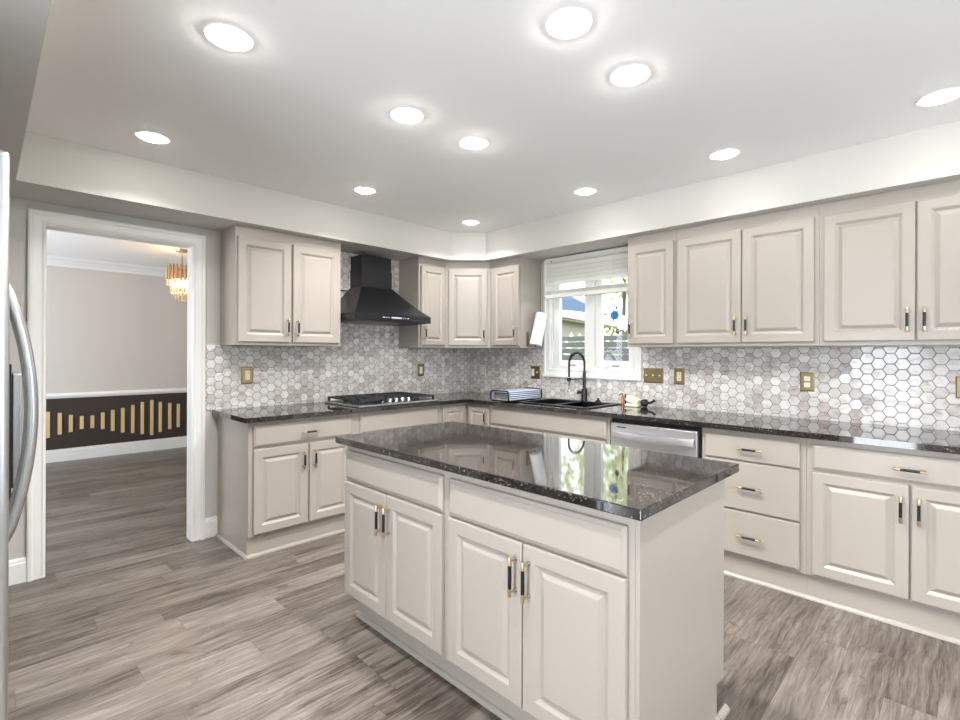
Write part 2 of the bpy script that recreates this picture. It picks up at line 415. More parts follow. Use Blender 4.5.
# rear windows and the glazed door (daylight)
def plain_window(name, fr, u0, u1, z0, z1, n=2):
    r = bpy.data.objects.new(name, None); C.objects.link(r); r.location = fr(((u0+u1)/2, 0, z0)); r['kind'] = 'structure'
    b = MB(); casing(b, fr, u0-.07, u1+.07, z1+.07, .07, max(z0-.07, 0), z0 > .2); b.build('window_casing', r)
    b = MB(); st = (u1-u0)/n
    for q in range(n):
        a0, a1 = u0+q*st, u0+(q+1)*st
        for lo, hi in (((a0, -.1, z0), (a0+.05, -.05, z1)), ((a1-.05, -.1, z0), (a1, -.05, z1)), ((a0+.05, -.1, z0), (a1-.05, -.05, z0+.06)), ((a0+.05, -.1, z1-.06), (a1-.05, -.05, z1))):
            b.box(lo, hi, t, 0, fr)
    b.build('window_frame', r)
    for q in range(n):
        a0, a1 = u0+q*st, u0+(q+1)*st
        MB().box((a0+.05, -.078, z0+.06), (a1-.05, -.074, z1-.06), M['glass'], 0, fr).build('window_pane', r)
plain_window('window_2', frame((7.2, 0, 0), (0, -1, 0), (-1, 0, 0)), .25, 2.1, .85, 2.15)
plain_window('window_3', frame((0, -4.5, 0), (1, 0, 0), (0, 1, 0)), 4.9, 6.9, .5, 2.2)  # unseen window, added to bring in more light
plain_window('door_2', frame((0, -4.5, 0), (1, 0, 0), (0, 1, 0)), 2.72, 3.5, 0, 2.1, 1)
plain_window('window_4', frame((0, -5.2, 0), (1, 0, 0), (0, 1, 0)), -3.2, -1.0, .6, 2.1)

# ------------------------------------------------------------------ cabinetry
CAB = M['cabinet']
RAISED = [(0, 0), (0, .015), (.0015, .0185), (.005, .02), (.052, .02), (.055, .018), (.066, .0095), (.070, .0095), (.086, .018), (.089, .019)]
SLAB = [(0, 0), (0, .011), (.003, .0135), (.011, .0175), (.014, .02)]
FLAT = [(0, 0), (0, .016), (.003, .0195), (.006, .02)]
def handle(parent, fr, u, z, w0, vertical, L=.128):
    b = MB(); r = .0052; so = .032
    def P(s, w_, d=0): return (u + (d if vertical else s), w0+w_, z + (s if vertical else d))
    h = L/2
    b.tube([P(-h, so), P(-h+.002, so), P(-h+.028, so)], [.0056, .0064, .0064], M['gold'], 10, fr)
    b.tube([P(h-.028, so), P(h-.002, so), P(h, so)], [.0064, .0064, .0056], M['gold'], 10, fr)
    b.tube([P(-h+.028, so), P(h-.028, so)], .0066, M['black'], 10, fr)
    for sg in (-1, 1):
        b.tube([P(sg*(h-.014), 0), P(sg*(h-.014), .003), P(sg*(h-.014), .0031), P(sg*(h-.014), so)], [.0065, .0065, .0036, .0036], M['gold'], 8, fr)
    return b.build('handle', parent, 50)
def front(root, kind, fr, u0, u1, z0, z1, w0, hnd=None, name=None, L=.128):
    prof = {'door': RAISED, 'drawer': SLAB, 'flat': FLAT}[kind]
    if kind == 'door' and u1-u0 < .3: prof = [(i*.86 if i > .01 else i, h) for i, h in RAISED]
    o = MB().panel(u0, u1, z0, z1, w0+.001, prof, CAB, fr).build(name or ('door' if kind == 'door' else 'drawer'), root)
    if hnd: handle(o, fr, hnd[0], hnd[1], w0+.021, hnd[2], L)
    return o
UD, UZ0, UZ1 = .3096, 1.3805, 1.405
def upper(label, fr, u0, u1, doors, loc, wback=.009):
    r = thing('upper_cabinet', label, 'cabinet', loc)
    b = MB()
    b.box((u0, wback, UZ0+.016), (u1, UD-.019, SOF-.001), CAB, 0, fr)
    b.box((u0, UD-.019, UZ0), (u1, UD, SOF-.001), CAB, .0012, fr)
    for q0, q1 in ((u0, u0+.018), (u1-.018, u1)): b.box((q0, wback, UZ0), (q1, UD-.019, UZ0+.016), CAB, 0, fr)
    b.build('carcass', r)
    for d0, d1, hs in doors:
        hu = d0+.030 if hs == 'L' else d1-.030
        front(r, 'door', fr, d0, d1, 1.4035, 2.129, UD, (hu, 1.512, True))
    return r
upper('white two-door wall cabinet between the doorway and the range hood', FA, -2.5252, -1.7271, [(-2.512, -2.141, 'R'), (-2.125, -1.744, 'L')], (0, -2.126, UZ0))
upper('narrow one-door wall cabinet just right of the range hood', FA, -.9406, -.612, [(-.921, -.632, 'L')], (0, -.776, UZ0))
upper('narrow one-door wall cabinet holding the paper towel, left of the window', FB, .612, .9915, [(.655, .985, 'R')], (.80, 0, UZ0))
upper('single-door wall cabinet immediately right of the kitchen window', FB, 2.045, 2.4145, [(2.058, 2.402, 'L')], (2.23, 0, UZ0))
upper('two-door wall cabinet above the three-drawer base', FB, 2.4155, 3.2595, [(2.43, 2.842, 'R'), (2.849, 3.237, 'L')], (2.84, 0, UZ0))
upper('two-door wall cabinet cut by the right edge of the photo', FB, 3.2605, 4.11, [(3.284, 3.681, 'R'), (3.688, 4.085, 'L')], (3.69, 0, UZ0))
# diagonal corner wall cabinet
r = thing('upper_cabinet', 'diagonal corner wall cabinet with one wide door', 'cabinet', (.2, -.2, UZ0))
b = MB()
b.prism([(.009, -.009), (.009, -.611), (UD, -.611), (.611, -UD), (.611, -.009)], UZ0, SOF-.001, CAB); b.build('carcass', r)
L2 = math.hypot(.611-UD, .611-UD)
FDg = frame((UD, -.611, 0), (.7071, .7071, 0), (.7071, -.7071, 0))
front(r, 'door', FDg, .028, L2-.028, 1.4035, 2.129, 0, (L2-.028-.032, 1.512, True))

BD = .594
def base(label, fr, u0, u1, fronts, loc, extra=None, L=.128, toe=True, sink=False):
    r = thing('base_cabinet', label, 'cabinet', loc)
    b = MB()
    if sink:
        b.box((u0, BD-.02, .135), (u1, BD, .8815), CAB, .001, fr); b.box((u0, .011, .135), (u1, BD-.0201, .15), CAB, 0, fr)
        for q in (u0, u1-.018): b.box((q, .011, .1501), (q+.018, BD-.0201, .8815), CAB, 0, fr)
    else: b.box((u0, .011, .135), (u1, BD, .8815), CAB, .001, fr)
    if extra: extra(b)
    b.build('carcass', r)
    if toe:
        b = MB(); b.box((u0, .05, 0), (u1, BD-.022, .1345), CAB, 0, fr)
        b.loft([[(u, BD-.022, 0), (u, BD-.004, 0), (u, BD-.006, .009), (u, BD-.012, .016), (u, BD-.022, .019)] for u in (u0, u1)], CAB, fr)
        b.build('toe_kick', r)
    for f in fronts: front(r, f[0], fr, f[1], f[2], f[3], f[4], BD, f[5] if len(f) > 5 else None, f[6] if len(f) > 6 else None, L)
    return r
def left_end(b):   # end panel runs to the floor beside the doorway
    b.box((-2.541, .017, 0), (-2.5265, BD-.02, .135), CAB, 0, FA)
    b.loft([[(w, -2.541, 0), (w, -2.555, 0), (w, -2.553, .009), (w, -2.548, .016), (w, -2.541, .019)] for w in (.017, BD-.004)], CAB, lambda p: Vector((p[0], p[1], p[2])))
base('base cabinet beside the doorway, with one drawer over two doors', FA, -2.54, -1.766,
     [('drawer', -2.512, -1.795, .715, .852, (-2.135, .782, False)), ('door', -2.512, -2.146, .15, .697, (-2.181, .592, True)), ('door', -2.132, -1.795, .15, .697, (-2.100, .592, True))], (.3, -2.15, 0), left_end)
base('base cabinet under the gas cooktop with a plain false front', FA, -1.765, -.931,
     [('drawer', -1.727, -.955, .715, .858, None, 'false_front'), ('door', -1.727, -1.345, .15, .697, (-1.375, .592, True)), ('door', -1.335, -.955, .15, .697, (-1.305, .592, True))], (.3, -1.35, 0))
# L-shaped corner base
r = thing('base_cabinet', 'inside-corner base cabinet with two small doors meeting at the corner', 'cabinet', (.3, -.3, 0))
b = MB(); b.prism([(.011, -.011), (.011, -.930), (BD, -.930), (BD, -BD), (.899, -BD), (.899, -.011)], .135, .8815, CAB); b.build('carcass', r)
b = MB(); e = BD-.022; b.prism([(.05, -.05), (.05, -.930), (e, -.930), (e, -e), (.899, -e), (.899, -.05)], 0, .1345, CAB); b.build('toe_kick', r)
front(r, 'door', FA, -.905, -.628, .15, .855, BD); front(r, 'door', FB, .628, .891, .15, .855, BD, (.860, .765, True))
base('long base cabinet under the sink with a plain false front', FB, .90, 2.067,
     [('drawer', .908, 2.045, .715, .856, None, 'false_front'), ('door', .908, 1.472, .15, .697, (1.44, .592, True)), ('door', 1.482, 2.045, .15, .697, (1.514, .592, True))], (1.48, -.3, 0), sink=True)
base('three-drawer base cabinet right of the dishwasher', FB, 2.705, 3.2545,
     [('flat', 2.727, 3.228, .708, .846, (2.984, .777, False)), ('flat', 2.727, 3.228, .418, .697, (2.984, .554, False)), ('flat', 2.727, 3.228, .155, .407, (2.984, .270, False))], (2.98, -.3, 0))
base('base cabinet at the right edge of the photo, wide drawer over two doors', FB, 3.2555, 4.11,
     [('drawer', 3.284, 4.083, .716, .848, (3.683, .778, False)), ('door', 3.284, 3.678, .152, .700, (3.649, .585, True)), ('door', 3.686, 4.083, .152, .700, (3.715, .585, True))], (3.68, -.3, 0))
# countertop along both walls
cnt = MB(); G = M['granite']; T0, T1 = .8822, .914
cnt.prism([(.009, -2.578), (.654, -2.578), (.654, -.654), (.654, -.009), (.009, -.009)], T0, T1, G)
for x0, x1, y0, y1 in ((.6545, 1.19, -.654, -.009), (1.19, 1.83, -.654, -.535), (1.19, 1.83, -.085, -.009), (1.83, 4.13, -.654, -.009)):
    cnt.box((x0, y0, T0), (x1, y1, T1), G)
o = cnt.build('countertop', origin=(.33, -.33, T0)); o['label'] = 'long L-shaped black granite worktop along both walls'; o['category'] = 'countertop'

# ------------------------------------------------------------------ island
isl = thing('kitchen_island', 'freestanding island cabinet in the middle of the plank floor', 'island', (2.45, -2.13, 0))
IF_ = 2.461
b = MB()
b.box((1.68, -IF_, .13), (3.22, -1.80, .8815), CAB, .001)
b.build('carcass', isl)
b = MB(); b.box((3.2203, -IF_, .13), (3.233, -1.797, .8815), CAB, .001); b.box((3.2203, -IF_+.065, 0), (3.233, -1.868, .13), CAB)
b.build('end_panel', isl)
b = MB(); b.box((1.69, -2.396, 0), (3.22, -1.868, .1295), CAB)
def shoe(b, a, c, n):
    a, c, n = Vector(a), Vector(c), Vector(n)
    b.loft([[q + n*dw + Vector((0, 0, dz)) for dw, dz in ((-.001, 0), (.017, 0), (.015, .009), (.009, .016), (-.001, .019))] for q in (a, c)], CAB)
shoe(b, (1.673, -2.396, 0), (3.25, -2.396, 0), (0, -1, 0)); shoe(b, (1.69, -2.413, 0), (1.69, -1.851, 0), (-1, 0, 0))
shoe(b, (1.673, -1.868, 0), (3.25, -1.868, 0), (0, 1, 0)); shoe(b, (3.2335, -2.413, 0), (3.2335, -1.78, 0), (1, 0, 0))
b.build('toe_kick', isl)
FI = frame((0, 0, 0), (1, 0, 0), (0, -1, 0))
for u0, u1, z0, z1 in ((1.688, 2.416, .710, .848), (2.456, 3.200, .707, .845)): front(isl, 'drawer', FI, u0, u1, z0, z1, IF_, None, 'false_front')
for u0, u1, hs in ((1.688, 2.040, 'R'), (2.045, 2.418, 'L'), (2.456, 2.825, 'R'), (2.830, 3.200, 'L')):
    front(isl, 'door', FI, u0, u1, .146, .697, IF_, (u1-.024 if hs == 'R' else u0+.027, .588, True), None, .133)
o = MB().box((1.6476, -2.5113, .8822), (3.2626, -1.7233, .914), G, .004, None, 3).build('countertop', origin=(2.455, -2.117, .8822))
o['label'] = 'rectangular black granite top lying on the island'; o['category'] = 'countertop'

# ------------------------------------------------------------------ dishwasher
r = thing('dishwasher', 'stainless steel dishwasher with bowed bar handle under the worktop', 'dishwasher', (2.386, -.3, 0))
MB().box((2.072, -.575, .03), (2.70, -.05, .8805), M['black']).build('tub', r)
b = MB().box((2.082, -.614, .115), (2.682, -.5755, .845), M['dw'], .005); b.build('door', r)
b = MB(); n = 16; pts = []
for q in range(n+1):
    s = q/n; x = 2.098 + s*(2.665-2.098); d = -.622 - .040*math.sin(PI*s)**.6
    pts.append((x, d))
rings = [[(x, d, .748), (x, d-.010, .751), (x, d-.012, .772), (x, d-.010, .793), (x, d, .797), (x, d+.006, .773)] for x, d in pts]
b.loft(rings, M['dw']); h = b.build('handle', r, 40)
b = MB().box((2.098, -.632, .757), (2.118, -.6142, .795), M['chrome'], .003); b.build('handle_mount', r)
MB().box((2.645, -.632, .757), (2.665, -.6142, .795), M['chrome'], .003).build('handle_mount', r)
MB().box((2.13, -.6152, .815), (2.20, -.6142, .822), M['blacksteel']).build('status_strip', r)
MB().box((2.082, -.555, 0), (2.682, -.50, .0295), M['black']).build('kick_plate', r)

# ------------------------------------------------------------------ refrigerator
r = thing('refrigerator', 'stainless side-by-side refrigerator at the left edge of the photo', 'refrigerator', (1.945, -4.08, 0))
MB().box((1.49, -4.43, .02), (2.40, -3.775, 1.765), M['fridge'], .006).build('body', r)
MB().box((1.50, -3.80, 0), (2.39, -3.79, .0195), M['black']).build('toe_grille', r)
for x0, x1, hx in ((1.492, 1.956, 1.925), (1.962, 2.398, 1.995)):
    dr = MB().box((x0, -3.770, .05), (x1, -3.702, 1.765), M['fridge'], .012, None, 3).build('door', r, 40)
    b = MB(); pts = []
    for q in range(25):
        s = q/24; z = .80 + s*.72
        pts.append((hx, -3.706 + .062*math.sin(PI*s)**.75, z))
    b.tube(pts, .014, M['steel'], 12); b.build('handle', dr, 50)
    if hx < 1.95:
        b = MB().box((1.56, -3.7015, .80), (1.80, -3.680, 1.29), M['black'], .003)
        b.box((1.60, -3.6795, .90), (1.76, -3.654, 1.26), M['steel'], .005)
        b.build('water_dispenser', dr)

# ------------------------------------------------------------------ range hood
r = thing('range_hood', 'black steel chimney range hood over the cooktop', 'range hood', (.25, -1.335, 1.575))
y0, y1, xf = -1.718, -.956, .505
b = MB(); b.box((.0095, y0, 1.588), (xf, y1, 1.645), M['blacksteel'], .0015); b.build('rim', r)
b = MB(); cy0, cy1, cxd = -1.465, -1.158, .20
rings = []
for s in [q/12 for q in range(13)]:
    e = s; kx = 1-(1-s)**1.25
    a0 = y0+.004 + (cy0-.012-y0)*e; a1 = y1-.004 + (cy1+.012-y1)*e; xx = xf-.004 + (cxd+.012-xf)*e; z = 1.6455 + .250*(.80*s + .20*s*s)
    rings.append([(.0095, a0, z), (xx, a0, z), (xx, a1, z), (.0095, a1, z)])
b.loft(rings, M['blacksteel']); b.build('canopy', r, 30)
b = MB(); b.box((.0095, cy0, 1.896), (cxd, cy1, 2.05), M['blacksteel'], .001); b.box((.0095, cy0+.004, 2.0505), (cxd-.004, cy1-.004, 2.172), M['blacksteel'], .001); b.build('chimney', r)
pn = MB().box((xf+.0002, -1.475, 1.600), (xf+.003, -1.185, 1.639), M['black'], .0008).build('control_panel', r)
for k_, (a, bb) in enumerate(((-1.462, -1.452), (-1.448, -1.438), (-1.425, -1.418), (-1.405, -1.398), (-1.375, -1.275), (-1.262, -1.254), (-1.240, -1.232), (-1.215, -1.200))):
    MB().box((xf+.0032, a, 1.615 if k_ != 4 else 1.613), (xf+.0042, bb, 1.624 if k_ != 4 else 1.626), M['display']).build('touch_button', pn)
b = MB(); b.box((.05, y0+.03, 1.584), (xf-.04, y1-.03, 1.5878), M['blacksteel']); b.build('grease_filter', r)
b = MB(); b.tube([(.03, -1.70, 1.98), (.03, -1.68, 1.92), (.03, -1.64, 1.885), (.03, -1.58, 1.868), (.03, -1.505, 1.868)], .006, M['black'], 8); b.build('power_cord', r, 60)

# ------------------------------------------------------------------ gas cooktop
r = thing('gas_cooktop', 'stainless gas cooktop with black grates set in the worktop', 'cooktop', (.36, -1.36, .914))
Y0, Y1 = -1.752, -.972
b = MB(); b.box((.10, Y0, .9145), (.632, Y1, .931), M['steel'], .004); b.box((.125, Y0+.02, .9311), (.60, Y1-.02, .9318), M['blacksteel']); b.build('pan', r)
def grate(a0, a1, x0, x1):
    b = MB(); z0, z1 = .955, .969
    for q in range(2):
        yy_ = (a0, a1-.014)[q]; b.box((x0, yy_, z0), (x1, yy_+.014, z1), M['iron'], .003)
        xx_ = (x0, x1-.014)[q]; b.box((xx_, a0, z0), (xx_+.014, a1, z1), M['iron'], .003)
        for x_ in (x0, x1-.016): b.box((x_, yy_, .9285), (x_+.016, yy_+.016, z0+.002), M['iron'], .002)
    nb = 4
    for q in range(1, nb):
        yy_ = a0 + (a1-a0)*q/nb - .005; b.box((x0+.01, yy_, z0+.003), (x1-.01, yy_+.009, z1+.001), M['iron'], .002)
    for q in range(1, 4):
        xx_ = x0 + (x1-x0)*q/4 - .005; b.box((xx_, a0+.01, z0+.003), (xx_+.009, a1-.01, z1+.0005), M['iron'], .002)
    b.build('grate', r)
grate(Y0+.018, Y0+.262, .115, .595); grate(Y0+.266, Y1-.266, .115, .49); grate(Y1-.262, Y1-.018, .115, .595)
for bx, by, br in ((.24, Y0+.14, .045), (.47, Y0+.14, .036), (.30, -1.362, .055), (.24, Y1-.14, .036), (.47, Y1-.14, .045)):
    MB().lathe([(br, .932), (br, .938), (br*.8, .944), (br*.8, .948), (br*.3, .951)], (bx, by, 0), M['iron'], 20).build('burner', r, 40)
for q in range(5):
    MB().lathe([(.021, .932), (.021, .934), (.018, .936), (.0165, .960), (.014, .963), (.004, .964)], (.555, -1.487+q*.063, 0), M['chrome'], 18).build('knob', r, 40)

# ------------------------------------------------------------------ sink, faucet and what stands by it
r = thing('kitchen_sink', 'black double-bowl sink set into the worktop under the window', 'sink', (1.51, -.31, .914))
b = MB(); sk = M['sink']
X0, X1, YY0, YY1 = 1.165, 1.855, -.56, -.062
for lo, hi in (((X0, YY0, .9145), (X1, -.515, .922)), ((X0, -.125, .9145), (X1, YY1, .922)), ((X0, -.515, .9145), (1.21, -.125, .922)), ((1.81, -.515, .9145), (X1, -.125, .922)), ((1.50, -.515, .88), (1.53, -.125, .920))):
    b.box(lo, hi, sk, .003)
b.build('rim', r)
for a0, a1 in ((1.21, 1.50), (1.53, 1.81)):
    b = MB(); z0 = .72
    for lo, hi in (((a0-.008, -.523, z0), (a0, -.117, .9143)), ((a1, -.523, z0), (a1+.008, -.117, .9143)), ((a0, -.523, z0), (a1, -.515, .9143)), ((a0, -.125, z0), (a1, -.117, .9143)), ((a0-.008, -.523, z0-.01), (a1+.008, -.117, z0))):
        b.box(lo, hi, sk)
    b.build('bowl', r)
    MB().lathe([(.04, z0+.0005), (.04, z0+.004), (.02, z0+.002)], ((a0+a1)/2, -.32, 0), M['chrome'], 18).build('drain', r, 40)
r = thing('kitchen_faucet', 'tall black spring-neck faucet behind the sink', 'faucet', (1.53, -.095, .922))
fx, fy = 1.53, -.095
b = MB(); b.lathe([(.029, .9225), (.029, .932), (.026, .936), (.026, 1.02), (.024, 1.024), (.014, 1.03), (.014, 1.16), (.012, 1.17)], (fx, fy, 0), M['black'], 20); b.build('body', r, 40)
neck = [(fx, fy, 1.15), (fx, fy, 1.24)]
for q in range(17):
    a = PI*q/16; neck.append((fx, fy-.115+.115*math.cos(a), 1.24+.095*math.sin(a)))
neck += [(fx, fy-.23, 1.19), (fx, fy-.23, 1.135)]
b = MB(); b.tube(neck, .0075, M['black'], 10)
L_ = [Vector(q) for q in neck]; dens = []
for i in range(len(L_)-1):
    n = max(2, int((L_[i+1]-L_[i]).length/.0012))
    for j in range(n): dens.append(L_[i].lerp(L_[i+1], j/n))
hel = []
for i in range(0, len(dens)):
    tdir = (dens[min(i+1, len(dens)-1)]-dens[max(i-1, 0)]).normalized(); a1_ = Vector((1, 0, 0)); b1_ = tdir.cross(a1_).normalized()
    hel.append(dens[i] + (a1_*math.cos(i*.75) + b1_*math.sin(i*.75))*.0105)
b.tube(hel, .002, M['black'], 5); b.build('spring_neck', r, 50)
b = MB(); b.lathe([(.011, 1.135), (.014, 1.13), (.014, 1.10), (.012, 1.095), (.012, 1.03), (.017, 1.025), (.019, 1.012), (.017, 1.010)], (fx, fy-.23, 0), M['chrome'], 18)
b.lathe([(.0155, 1.132), (.0155, 1.10)], (fx, fy-.23, 0), M['black'], 18); b.build('spray_head', r, 40)
b = MB(); b.tube([(fx, fy, 1.115), (fx, fy-.21, 1.115)], .005, M['black'], 8); b.lathe([(.018, 1.105), (.018, 1.125)], (fx, fy-.23, 0), M['black'], 16); b.build('dock_arm', r, 40)
b = MB(); b.tube([(fx-.012, fy, .99), (fx-.05, fy-.015, .995)], .013, M['black'], 12); b.tube([(fx-.05, fy-.015, .995), (fx-.060, fy-.018, .996)], .019, M['copper'], 14); b.build('lever', r, 40)
b = MB(); b.lathe([(.028, .9222), (.028, .926), (.012, .930), (.008, .945), (.013, .951), (.010, .957), (.003, .958)], (1.665, -.095, 0), M['black'], 18)
b.tube([(1.645, -.095, .934), (1.685, -.095, .934)], .006, M['black'], 8)
o = b.build('sink_stopper', None, 40, origin=(1.665, -.095, .922)); o['label'] = 'small black sink stopper on the sink rim right of the faucet'; o['category'] = 'sink stopper'
r = thing('soap_dispenser', 'slim copper soap dispenser at the right end of the sink', 'soap dispenser', (1.895, -.10, .914))
b = MB(); b.lathe([(.020, .9145), (.020, .920), (.010, .924), (.010, .985), (.008, .99)], (1.895, -.10, 0), M['copper'], 16); b.build('body', r, 40)
b = MB(); b.tube([(1.895, -.10, .99), (1.895, -.10, 1.005), (1.895, -.13, 1.008), (1.895, -.15, 1.002)], .006, M['copper'], 8); b.build('pump_spout', r, 50)
b = MB(); b.tube([(1.918, -.10, .9145), (1.918, -.10, 1.005)], .006, M['black'], 8); b.build('pump_rod', r, 50)
r = thing('sponge_holder', 'cream sponge caddy with a yellow sponge beside the soap dispenser', 'sponge holder', (2.0, -.12, .914))
MB().box((1.945, -.165, .9145), (2.055, -.085, .934), M['cream'], .006).build('tray', r)
rot = Matrix.Translation((1.998, -.12, .965)) @ Matrix.Rotation(.35, 4, 'Y')
b = MB(); b.box((-.052, -.036, -.024), (.052, .036, .024), M['sponge'], .008, lambda p: rot @ Vector(p)); b.build('sponge', r)
r = thing('scrub_brush', 'black scrubbing brush lying against the sponge caddy', 'brush', (2.09, -.10, .914))
b = MB(); b.lathe([(.002, -.026), (.024, -.022), (.030, 0), (.030, .012), (.018, .022), (.006, .026)], (2.083, -.10, .945), M['iron'], 16, axis='x'); b.build('head', r, 50)
b = MB(); b.tube([(2.105, -.10, .945), (2.135, -.085, .955), (2.155, -.075, .972)], [.010, .009, .012], M['black'], 10); b.build('grip', r, 50)
# rolled steel drying rack
r = thing('dish_drying_rack', 'rolled-up striped steel drying rack left of the sink', 'drying rack', (1.035, -.40, .914))
b = MB(); x0, x1, z0, z1 = .935, 1.135, .9245, 1.008
rods = []
for q in range(5): rods.append((x1-.009, z0+.010+q*.0165))
for q in range(9): rods.append((x1-.02-q*.0205, z1-.008))
for q in range(5): rods.append((x0+.009, z0+.010+q*.0165))
for q in range(8): rods.append((x1-.025-q*.0205, z0+.008))
for i, (xx_, zz_) in enumerate(rods): MB().tube([(xx_, -.625, zz_), (xx_, -.175, zz_)], .0072, M['rod'], 8).build('rod', r, 60)
b = MB(); b.box((x0+.016, -.61, z0+.014), (x1-.016, -.20, z1-.014), M['rackend'], .006); b.build('core', r)
for ya in (-.634, -.185):
    b = MB(); path = []
    for cx_, cz_, a0 in ((x1-.02, z1-.02, 0), (x0+.02, z1-.02, 90), (x0+.02, z0+.02, 180), (x1-.02, z0+.02, 270)):
        for q in range(5):
            a = math.radians(a0+q*22.5); path.append((cx_+.024*math.cos(a), ya, cz_+.021*math.sin(a)))
    path.append(path[0]); b.tube(path, .006, M['black'], 8); b.build('silicone_band', r, 60)
# paper towel on the cabinet side
r = thing('paper_towel_holder', 'white paper towel roll tilted on the cabinet side by the window', 'paper towel', (1.055, -.14, 1.40))
top, bot = Vector((1.056, -.085, 1.700)), Vector((1.056, -.172, 1.402)); ax = (top-bot).normalized()
rings = []
def ringat(c, rad, n=28):
    a = ax.cross(Vector((1, 0, 0))).normalized(); bb = ax.cross(a)
    return [c + a*math.cos(2*PI*j/n)*rad + bb*math.sin(2*PI*j/n)*rad for j in range(n)]
b = MB(); b.loft([ringat(bot, .052), ringat(bot+ax*.003, .056), ringat(top-ax*.003, .056), ringat(top, .052)], M['paper'])
b.build('roll', r, 40)
MB().tube([bot-ax*.012, top+ax*.014], .009, M['black'], 10).build('spindle', r, 40)
b = MB(); b.box((.992, -.222, 1.395), (1.000, -.200, 1.53), M['brass'], .001); b.tube([(.999, -.211, 1.40), (1.056, -.176, 1.391)], .005, M['brass'], 8)
b.build('bracket', r, 40)
MB().tube([(.992, -.08, 1.716), (1.056, -.081, 1.7145)], .005, M['brass'], 8).build('bracket', r, 40)

# ------------------------------------------------------------------ outlets and switches
def plate(label, fr, u0, u1, z0, z1, gangs, pm, name='wall_outlet', cat='outlet'):
    r = thing(name, label, cat, fr(((u0+u1)/2, .0085, (z0+z1)/2)))
    MB().panel(u0, u1, z0, z1, .009, [(0, 0), (0, .003), (.004, .006), (.008, .0065)], pm, fr).build('plate', r)
    n = len(gangs); zc = (z0+z1)/2
    for q, kd in enumerate(gangs):
        uc = u0 + (u1-u0)*(q+.5)/n
        if kd == 'toggle':
            MB().box((uc-.005, .0158, zc-.004), (uc+.005, .028, zc+.010), M['plastic'], .002, fr).build('toggle', r)
        elif kd == 'rocker':
            MB().panel(uc-.017, uc+.017, zc-.034, zc+.034, .0156, [(0, 0), (0, .002), (.003, .004)], M['plastic'], fr).build('rocker', r)
        elif kd == 'decora':
            b = MB(); b.panel(uc-.0175, uc+.0175, zc-.035, zc+.035, .0156, [(0, 0), (0, .002), (.002, .003)], M['ivory'], fr)
            for dz in (-.019, .019):
                for du in (-.006, .006): b.box((uc+du-.0012, .0187, zc+dz-.003), (uc+du+.0012, .0192, zc+dz+.006), M['black'], 0, fr)
            b.build('receptacle', r)
        else:
            for dz in (-.02, .02):
                b = MB(); b.panel(uc-.0165, uc+.0165, zc+dz-.0145, zc+dz+.0145, .0156, [(0, 0), (0, .002), (.004, .003)], M['plastic'], fr)
                for du in (-.006, .006): b.box((uc+du-.0012, .0187, zc+dz-.003), (uc+du+.0012, .0192, zc+dz+.006), M['black'], 0, fr)
                b.build('socket', r)
        for dz in (-.047, .047): MB().lathe([(.0035, 0), (.0035, .001), (.001, .0015)], fr((uc, .0157, zc+dz)), pm, 8, None, 'y' if fr is FB else 'x').build('screw', r)
plate('brass outlet plate under the wall cabinet next to the doorway', FA, -2.378, -2.292, 1.093, 1.222, ['decora'], M['brass'])
plate('brass outlet plate right of the cooktop on the range wall', FA, -.716, -.634, 1.100, 1.222, ['rocker'], M['brass'])
plate('ivory outlet plate closest to the tiled corner', FB, .185, .265, 1.095, 1.205, ['socket'], M['ivory'])
plate('two-gang brass switch plate on the tile left of the window', FB, .874, .988, 1.088, 1.208, ['rocker', 'toggle'], M['brass'], 'light_switch', 'light switch')
plate('wide three-toggle brass switch plate right of the window', FB, 2.030, 2.192, 1.100, 1.216, ['toggle', 'toggle', 'toggle'], M['brass'], 'light_switch', 'light switch')
plate('single brass outlet plate just right of the three-toggle switch', FB, 2.275, 2.357, 1.097, 1.220, ['decora'], M['brass'])
plate('brass outlet plate in the middle of the right-hand tile', FB, 3.104, 3.182, 1.092, 1.214, ['socket'], M['brass'])
plate('brass outlet plate cut by the right edge of the photo', FB, 3.830, 3.912, 1.094, 1.212, ['rocker'], M['brass'])

# ------------------------------------------------------------------ window blind and ornament
r = thing('window_blind', 'white slatted blind pulled up over the kitchen window', 'blind', (1.53, -.06, 2.16))
bx0, bx1 = 1.093, 1.985; BM = M['blind']
MB().box((bx0, -.086, 2.160), (bx1, -.030, 2.198), BM, .002).build('headrail', r)
b = MB(); zz = 2.128
while zz > 1.945:
    s_ = Matrix.Translation((0, -.056, zz)) @ Matrix.Rotation(math.radians(62), 4, 'X')
    b.box((bx0+.006, -.025, -.0014), (bx1-.004, .025, .0014), BM, 0, lambda p: s_ @ Vector(p)); zz -= .0375
for q in range(4): b.box((bx0+.006, -.082, 1.872+q*.009), (bx1-.004, -.032, 1.876+q*.009), BM)
b.build('slats', r)
MB().box((bx0+.003, -.083, 1.835), (bx1-.002, -.030, 1.8705), BM, .003).build('bottom_rail', r)
for xx_ in (1.20, 1.80):
    MB().tube([(xx_, -.0845, 2.157), (xx_, -.0845, 1.84)], .0016, BM, 6).build('ladder_cord', r)
b = MB(); b.tube([(1.17, -.086, 2.158), (1.17, -.086, 1.60)], .0022, BM, 6); b.lathe([(.002, 1.60), (.007, 1.59), (.007, 1.565), (.003, 1.56)], (1.17, -.086, 0), BM, 10); b.build('lift_cord', r, 50)
MB().lathe([(.004, 0), (.007, -.004), (.004, -.008)], (1.17, -.083, 2.166), M['black'], 10, None, 'y').build('cord_lock', r)
r = thing('window_ornament', 'blue flower ornament hanging outside the right window pane', 'ornament', (1.72, .09, 1.66))
b = MB()
pt = []
